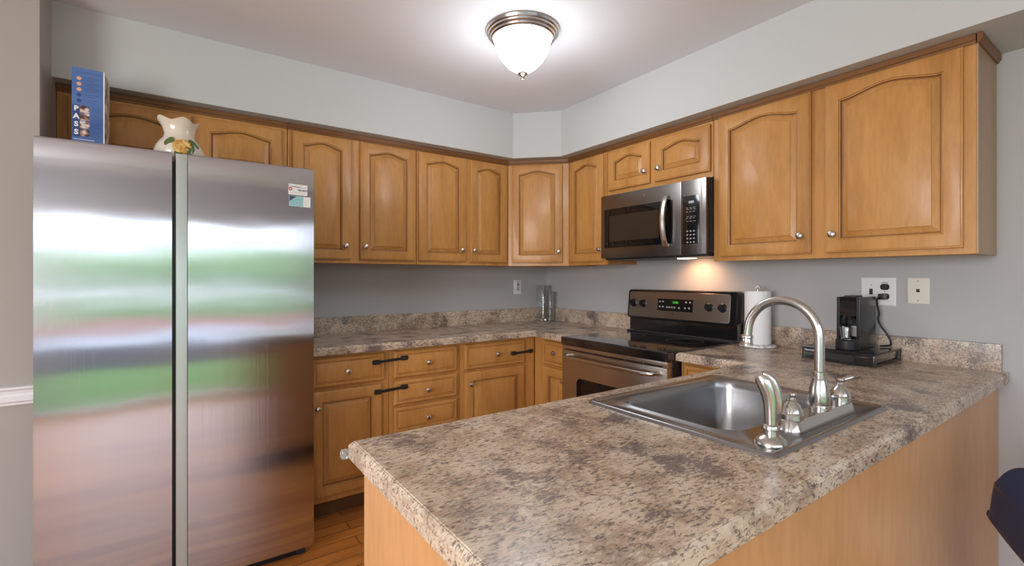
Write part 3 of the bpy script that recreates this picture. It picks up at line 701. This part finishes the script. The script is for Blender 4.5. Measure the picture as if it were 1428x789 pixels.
# faucet
FZ = .9180
t = thing('kitchen_faucet', 'brushed nickel gooseneck faucet with two bell handles', 'faucet', (-1.272, -2.648, FZ))
bm = bmesh.new()
loops(bm, [[(x, y, z) for x, y in rrect(-.185+e, .165-e, -.030+e, .030-e, .0295-e, 8)] for z, e in ((0, 0), (.004, 0), (.010, .003), (.022, .006), (.026, .010))]); obj('base_plate', bm, 'nickel', t, ang=40)
body = lathe(bmesh.new(), [(.0255, .0262), (.0255, .030), (.0215, .032), (.0205, .035), (.0225, .038), (.0240, .048), (.0238, .062), (.0215, .080), (.0178, .094), (.0160, .100), (.0175, .102), (.0175, .105), (.0150, .107), (.0150, .114), (.0165, .116), (.0165, .119), (.0118, .121)], 32)
obj('spout_body', body, 'nickel', t, ang=30)
R_ = .0925; zt = .150; zc = .205
pts = [(.0, 0, .119), (0, 0, .15), (0, 0, .18)] + [(0, R_-R_*math.cos(a), zc+R_*math.sin(a)) for a in [PI*i/20*.985 for i in range(21)]]
pts += [(0, pts[-1][1]+.001, pts[-1][2]-.012), (0, pts[-1][1]+.003, pts[-1][2]-.026)]
obj('spout', tube(bmesh.new(), pts, .0119, 18), 'nickel', t)
e = Vector(pts[-1]); mt = Matrix.Translation(e) @ Matrix.Rotation(PI, 4, 'X')
obj('aerator', lathe(bmesh.new(), [(.0145, -.012), (.0165, -.009), (.0165, -.004), (.0145, -.002), (.0150, .012), (.0165, .014), (.0165, .018), (0, .018)], 24, mt), 'nickel', t)
for hx, d in ((-.150, -1), (.128, 1)):
    bell = [(.031, .0), (.031, .018), (.0285, .022), (.0275, .024), (.030, .027), (.0275, .038), (.021, .052), (.0135, .062), (.0115, .066), (.0125, .069), (.0105, .072), (.009, .078), (.0115, .083), (.0135, .088), (.0115, .095), (0, .099)]
    k = obj('handle', lathe(bmesh.new(), [(r_*.82, z*.64+.0262) for r_, z in bell], 28, Matrix.Translation((hx, 0, 0))), 'nickel', t, ang=30)
    bm = bmesh.new()
    if d < 0: tube(bm, [(hx, 0, .082), (hx-.010, .003, .084), (hx-.022, .007, .080), (hx-.031, .010, .074), (hx-.036, .012, .071)], [.006, .006, .0065, .010, .007], 14)
    else: tube(bm, [(hx, 0, .082), (hx+.010, -.008, .085), (hx+.020, -.016, .089), (hx+.027, -.022, .092)], [.0065, .0065, .0075, .005], 14)
    obj('lever', bm, 'nickel', k)
# side sprayer
t = thing('side_sprayer', 'brushed nickel side sprayer left of the gooseneck faucet', 'sprayer', (-1.560, -2.668, FZ))
obj('collar', lathe(bmesh.new(), [(.033, 0), (.033, .004), (.030, .010), (.022, .016), (.0155, .020), (.0150, .030), (.018, .033), (.018, .038), (.0165, .041), (.013, .043)], 28), 'nickel', t, ang=30)
bm = bmesh.new(); tube(bm, [(0, 0, .041), (0, 0, .06), (0, .0, .078), (0, .001, .096), (-.003, .004, .114), (-.007, .009, .130), (-.012, .014, .142), (-.017, .018, .148)], [.0125, .013, .014, .0155, .0165, .0165, .015, .009], 20); obj('wand', bm, 'nickel', t)
bm = bmesh.new(); tube(bm, [(.004, -.011, .066), (.006, -.015, .076), (.0055, -.014, .098), (.002, -.010, .120), (-.003, -.004, .138), (-.009, .003, .149), (-.015, .010, .153)], [.004, .0075, .009, .0095, .0095, .0085, .005], 14); obj('trigger', bm, 'nickel', t)

# ------------------------------------------------------------------ paper towel
t = thing('towel_holder', 'grey marble paper towel holder with metal finial', 'paper towel holder', (-.125, -1.898, .9145))
obj('base', lathe(bmesh.new(), [(.084, 0), (.088, .004), (.087, .010), (.080, .014), (.04, .015), (0, .015)], 36), 'marble', t)
obj('rod', lathe(bmesh.new(), [(.006, .0152), (.006, .300)], 12), 'nickel', t)
obj('finial', lathe(bmesh.new(), [(.006, .300), (.012, .303), (.015, .310), (.012, .318), (.007, .322), (0, .323)], 20), 'marble', t)
bm = bmesh.new(); lathe(bm, [(.020, 0), (.060, 0), (.062, .003), (.0625, .272), (.060, .276), (.020, .276), (.020, 0)], 40, cap=False)
tag(obj('paper_towel_roll', bm, 'paper', ang=50), 'white paper towel roll on the marble holder', 'paper towel').location = (-.125, -1.898, .9305)

# ------------------------------------------------------------------ capsule drawer and coffee machine
t = thing('capsule_drawer', 'black wire-framed capsule drawer with glass top on the counter', 'drawer', (-.325, -2.475, .9145))
DW, DD = .275, .298   # along y, along x
obj('drawer_box', B(.006, DD-.006, .008, DW-.008, .008, .045, bev=.004), 'blackgloss', t)
obj('glass_top', B(-.004, DD, -.003, DW+.003, .052, .0565, bev=.0015), 'darkglass', t)
for x in (.0, DD-.006):
    for y_ in (0, DW-.006): obj('frame_post', B(x, x+.006, y_, y_+.006, .0, .0515, bev=.002), 'blacksatin', t)
bm = bmesh.new()
for z in (.006, .047):
    box(bm, .006, DD-.006, .001, .005, z, z+.004); box(bm, .006, DD-.006, DW-.005, DW-.001, z, z+.004)
    box(bm, .001, .005, .006, DW-.006, z, z+.004)
obj('wire_frame', bm, 'blacksatin', t)
bm = bmesh.new(); loops(bm, [[(xx, y_, z) for y_, z in ((.075, .012), (.20, .012), (.19, .036), (.085, .036))] for xx in (.006, .0015)]); obj('drawer_handle', bm, 'blacksatin', t)
t = thing('coffee_machine', 'small black capsule coffee machine standing on the glass drawer', 'coffee machine', (-.268, -2.400, .9715))
CW, CD, CH = .086, .185, .222
for y_ in (0, CW-.012): obj('side_wall', B(0, CD, y_, y_+.012, .0, CH, bev=.004), 'machside', t)
obj('rear_body', B(.060, CD-.002, .0125, CW-.0125, .002, CH-.002, bev=.002), 'blackgloss', t)
bm = bmesh.new(); hd = [(.002, .142), (.060, .142), (.060, CH-.003), (.012, CH-.003), (-.002, CH-.018), (-.004, .165)]
loops(bm, [[(x, y_, z) for x, z in hd] for y_ in (.0125, CW-.0125)]); obj('brew_head', bm, 'blackgloss', t)
obj('lever', B(.020, .10, .022, CW-.022, CH-.002, CH+.006, bev=.003), 'blacksatin', t)
bm = bmesh.new(); mt = Matrix.Translation((-.002, CW/2, .001)); lathe(bm, [(.043, 0), (.044, .004), (.044, .036), (.041, .039), (0, .039)], 36, mt); obj('drip_tray', bm, 'blacksatin', t)
obj('spout', lathe(bmesh.new(), [(.010, 0), (.013, .018)], 16, Matrix.Translation((.022, CW/2, .124))), 'black', t)
obj('label_plate', B(.0575, .0598, .014, .050, .05, .095), 'card', t)
M['steelclip'] = M['nickel']
obj('water_tank', B(CD, CD+.020, .008, CW-.008, .0, CH-.03, bev=.006), 'plasticclear', t)
bm = bmesh.new(); lathe(bm, [(.014, 0), (.018, .002), (.025, .055), (.0235, .055), (.0165, .008), (0, .006)], 12)
tag(obj('shot_glass', bm, 'glass', ang=20), 'small clear faceted glass under the coffee machine spout', 'glass').location = (-.268-.010, -2.400+CW/2+.002, .9715+.0402)

# ------------------------------------------------------------------ outlets and cord
def plate(name, label, cat, loc, rot, w, h, mat):
    t = thing(name, label, cat, loc, rot)
    bm = bmesh.new(); loops(bm, [[(x, y_, z) for x, z in rrect(-w/2+e, w/2-e, -h/2+e, h/2-e, .003, 3)] for y_, e in ((-.0005, 0), (-.003, 0), (-.006, .004))]); obj('cover_plate', bm, mat, t, ang=30)
    return t
def face_bm(cx, cz, w=.034, h=.028, y0=-.0055, y1=-.0085):
    a = [(x, z) for x, z in rrect(cx-w/2, cx+w/2, cz-h/2, cz+h/2, .0115, 6)]
    return loops(bmesh.new(), [[(x, y_, z) for x, z in a] for y_ in (y0, y1)])
t = plate('switch_outlet_plate', 'wide white plate with rocker switch and black double outlet', 'outlet', (0, -2.383, 1.2135), -PI/2, .132, .127, 'plate')
for z in (.021, -.022):
    f = obj('receptacle', face_bm(.026, z), 'black', t)
obj('switch', B(-.031, -.019, -.012, -.0055, -.014, .012, bev=.001), 'black', t)
for x, z in ((-.025, .030), (-.025, -.034), (.026, 0)): obj('screw', lathe(bmesh.new(), [(.0025, 0), (.0025, .001), (0, .0012)], 10, Matrix.Translation((x, -.006, z)) @ FRONT), 'key', t)
obj('plate_print', B(.014, .038, -.0064, -.006, .039, .042), 'ink', t)
t = plate('phone_jack_plate', 'ivory phone jack plate right of the switch and outlet plate', 'phone jack', (0, -2.526, 1.2195), -PI/2, .076, .113, 'ivory')
obj('jack', B(-.006, .006, -.0068, -.0055, -.006, .008, bev=.001), 'black', t)
for z in (.042, -.042): obj('screw', lathe(bmesh.new(), [(.0028, 0), (.0028, .001), (0, .0012)], 10, Matrix.Translation((0, -.006, z)) @ FRONT), 'key', t)
t = plate('wall_outlet', 'small white duplex outlet on back wall near the corner', 'outlet', (-.314, 0, 1.197), 0, .076, .118, 'plate')
for z in (.020, -.020):
    f = obj('receptacle', face_bm(0, z), 'ivory', t)
    obj('socket_slots', B(-.007, .007, -.0092, -.0084, z-.004, z+.004), 'ink', f)
obj('socket_cover', B(-.034, -.022, -.030, -.006, -.014, .052, bev=.003), 'plate', t)
# plug and cord
t = thing('power_cord', 'black plug and cord hanging from the lower outlet behind the machine', 'power cord', (-.02, -2.409, 1.1915))
obj('plug', B(-.022, .011, -.012, .016, -.013, .013, bev=.005), 'black', t)
cw_ = [(-.020, .012, -.004), (-.030, .016, -.014), (-.032, .014, -.04), (-.030, .008, -.075), (-.030, .012, -.10), (-.028, .003, -.130), (-.026, -.016, -.160), (-.024, -.028, -.185), (-.026, -.034, -.205), (-.040, -.030, -.2135), (-.075, -.012, -.2142)]
def smooth_pts(p, n=6):
    p = [Vector(q) for q in p]; out = []
    for i in range(len(p)-1):
        a, b, c, d = p[max(i-1, 0)], p[i], p[i+1], p[min(i+2, len(p)-1)]
        for k in range(n):
            u = k/n; out.append(.5*((2*b)+(c-a)*u+(2*a-5*b+4*c-d)*u*u+(3*b-a-3*c+d)*u**3))
    return out+[p[-1]]
obj('cord', tube(bmesh.new(), smooth_pts(cw_), .0042, 8), 'black', t)

# ------------------------------------------------------------------ glass vases in the corner
def glassprof(bm, outer, th, n, mt=None):
    inner = [(max(r_-th, .001), z) for r_, z in outer[::-1][:-1]] + [(0, outer[0][1]+th*2.5)]
    return lathe(bm, [(0, outer[0][1])] + outer + inner, n, mt, cap=False)
bm = bmesh.new(); glassprof(bm, [(.030, 0), (.031, .02), (.032, .10), (.040, .20), (.050, .296)], .003, 36)
tag(obj('glass_vase', bm, 'glass', ang=50), 'tall plain clear flared glass vase in the counter corner', 'vase').location = (-.110, -.082, .9145)
bm = bmesh.new(); mtw = lathe(bm, [(.0, 0)], 12) if False else None
bm = bmesh.new()
oz_ = [(.028, 0), (.032, .01), (.026, .05), (.031, .09), (.024, .13), (.029, .17), (.022, .205), (.028, .245)]
glassprof(bm, oz_, .004, 9)
tag(obj('cut_glass_vase', bm, 'glass', smooth=False), 'narrower cut-glass vase right of the tall flared vase', 'vase').location = (-.084, -.152, .9145)

# ------------------------------------------------------------------ child safety straps
def strap(label, a, b, z, dz=0.004):
    t = thing('safety_strap', label, 'safety strap', ((a+b)/2, BF-.0205, z), 0, 'black child safety straps'); h = (b-a)/2
    for s_ in (-1, 1):
        bm = bmesh.new(); c = s_*(h-.022)
        loops(bm, [[(x, y_, zz+s_*dz) for x, zz in rrect(c-.022+e, c+.022-e, -.013+e, .013-e, .009, 4)] for y_, e in ((0, 0), (-.008, 0), (-.012, .003))]); obj('strap_pad', bm, 'iron', t)
    bm = bmesh.new(); loops(bm, [[(-h+.03, y_, -.0075-dz), (h-.03, y_, -.0075+dz), (h-.03, y_, .0075+dz), (-h+.03, y_, .0075-dz)] for y_ in (-.0075, -.0105)]); obj('strap_band', bm, 'iron', t)
strap('black safety strap joining the two top drawers', -1.745, -1.540, .814)
strap('black safety strap between lower door and middle drawer', -1.735, -1.540, .649)
strap('short black safety strap at right end of the corner drawer', -.818, -.634, .775, .001)

# ------------------------------------------------------------------ ceiling lamp
LX, LY = -1.252, -1.345
t = thing('ceiling_lamp', 'flush ceiling lamp with frosted glass dome and brushed nickel rim', 'ceiling lamp', (LX, LY, CZ))
obj('rim', lathe(bmesh.new(), [(.150, -.0005), (.176, -.0005), (.178, -.006), (.174, -.016), (.168, -.020), (.166, -.027), (.158, -.033), (.156, -.040), (.148, -.046), (.143, -.044), (.143, -.02)], 56, cap=False), 'nickel', t, ang=30)
obj('glass_dome', lathe(bmesh.new(), [(.138, -.036), (.137, -.050), (.131, -.080), (.118, -.112), (.098, -.144), (.073, -.171), (.045, -.191), (.02, -.203), (0, -.207)], 48, cap=False), 'dome', t, ang=60)
obj('finial', lathe(bmesh.new(), [(.020, -.2035), (.025, -.207), (.022, -.213), (.012, -.219), (.009, -.224), (.011, -.229), (.008, -.236), (0, -.239)], 24), 'nickel', t)
pl = bpy.data.lights.new('ceiling_lamp_glow', 'POINT'); pl.energy = 10; pl.color = (.90, .95, 1); pl.shadow_soft_size = .14
po = bpy.data.objects.new('ceiling_lamp_glow', pl); COL.objects.link(po); po.location = (LX, LY, CZ-.40)

# ------------------------------------------------------------------ chair by the wall, its back to the right wall
t = thing('dining_chair', 'dark navy moulded armchair shell behind the peninsula, cut off by the photo edge', 'chair', (-.70, -3.172, 0), PI-.05)
bm = bmesh.new(); NU, NV = 24, 26; G = []
def interp(v, tab):
    for (a, p), (b, q) in zip(tab, tab[1:]):
        if v <= b:
            k = (v-a)/(b-a); k = k*k*(3-2*k); return p+(q-p)*k
    return tab[-1][1]
def shell(u, v):
    if v < .5: s = v/.5; x = -.22+.36*s; z = .445-.025*math.sin(PI*s*.9)-.02*(1-s)**3
    else:
        s = (v-.5)/.5; a = min(1, s/.35); x = .14+.075*math.sin(a*PI/2)*.9+.03*s; z = .43+.045*(1-math.cos(a*PI/2))+.45*max(0, s-.12)
    hw = interp(v, [(0, .215), (.3, .295), (.5, .312), (.72, .285), (1, .19)])
    lift = interp(v, [(0, .015), (.22, .15), (.42, .20), (.62, .165), (.8, .07), (1, -.03)])
    fwd = interp(v, [(0, .02), (.3, .0), (.6, -.13), (.85, -.10), (1, -.03)])
    k = abs(u)**1.7
    return Vector((x+k*fwd, hw*math.copysign(abs(u)**.93, u), z+k*lift-.012))
for j in range(NV+1): G.append([bm.verts.new(shell(-1+2*i/NU, j/NV)) for i in range(NU+1)])
for j in range(NV):
    for i in range(NU): bm.faces.new((G[j][i], G[j][i+1], G[j+1][i+1], G[j+1][i]))
so = obj('seat_shell', bm, 'navy', t, ang=80)
md_ = so.modifiers.new('thickness', 'SOLIDIFY'); md_.thickness = .007; md_.offset = -1
sb = so.modifiers.new('smooth', 'SUBSURF'); sb.levels = 1; sb.render_levels = 2
for sx, sy in ((-1, -1), (-1, 1), (1, -1), (1, 1)):
    obj('leg', tube(bmesh.new(), [(sx*.09, sy*.10, .400), (sx*.19, sy*.20, 0.0)], [.013, .009], 10), 'chairleg', t)
obj('seat_bracket', B(-.11, .11, -.11, .11, .385, .398, bev=.003), 'black', t)

# ------------------------------------------------------------------ trees beyond the lawn (seen only in reflections)
def tree(x, y_, r, h, k):
    rnd = random.Random(k)
    t = thing('garden_tree', 'leafy green tree beyond the lawn outside the patio door', 'tree', (x, y_, -.04), 0, 'trees beyond the lawn')
    obj('trunk', tube(bmesh.new(), [(0, 0, 0), (.1, 0, h*.5)], [.18, .12], 10), 'bark', t)
    bm = bmesh.new(); bmesh.ops.create_icosphere(bm, subdivisions=4, radius=1)
    ph = [rnd.uniform(0, 6) for _ in range(6)]
    for v_ in bm.verts:
        c = v_.co; f_ = 1+.12*math.sin(5*c.x+ph[0])*math.sin(4*c.y+ph[1])+.09*math.sin(9*c.z+ph[2])*math.sin(8*c.x+ph[3])+.05*math.sin(17*c.y+ph[4])
        v_.co = Vector((c.x*r*f_, c.y*r*f_, h*.58+c.z*h*.42*f_))
    obj('crown', bm, 'leaves', t)
for i in range(7): tree(-19+i*6.4, -34-1.5*(i % 3), 2.65+random.uniform(0, .2), 3.9+random.uniform(0, .8), i)
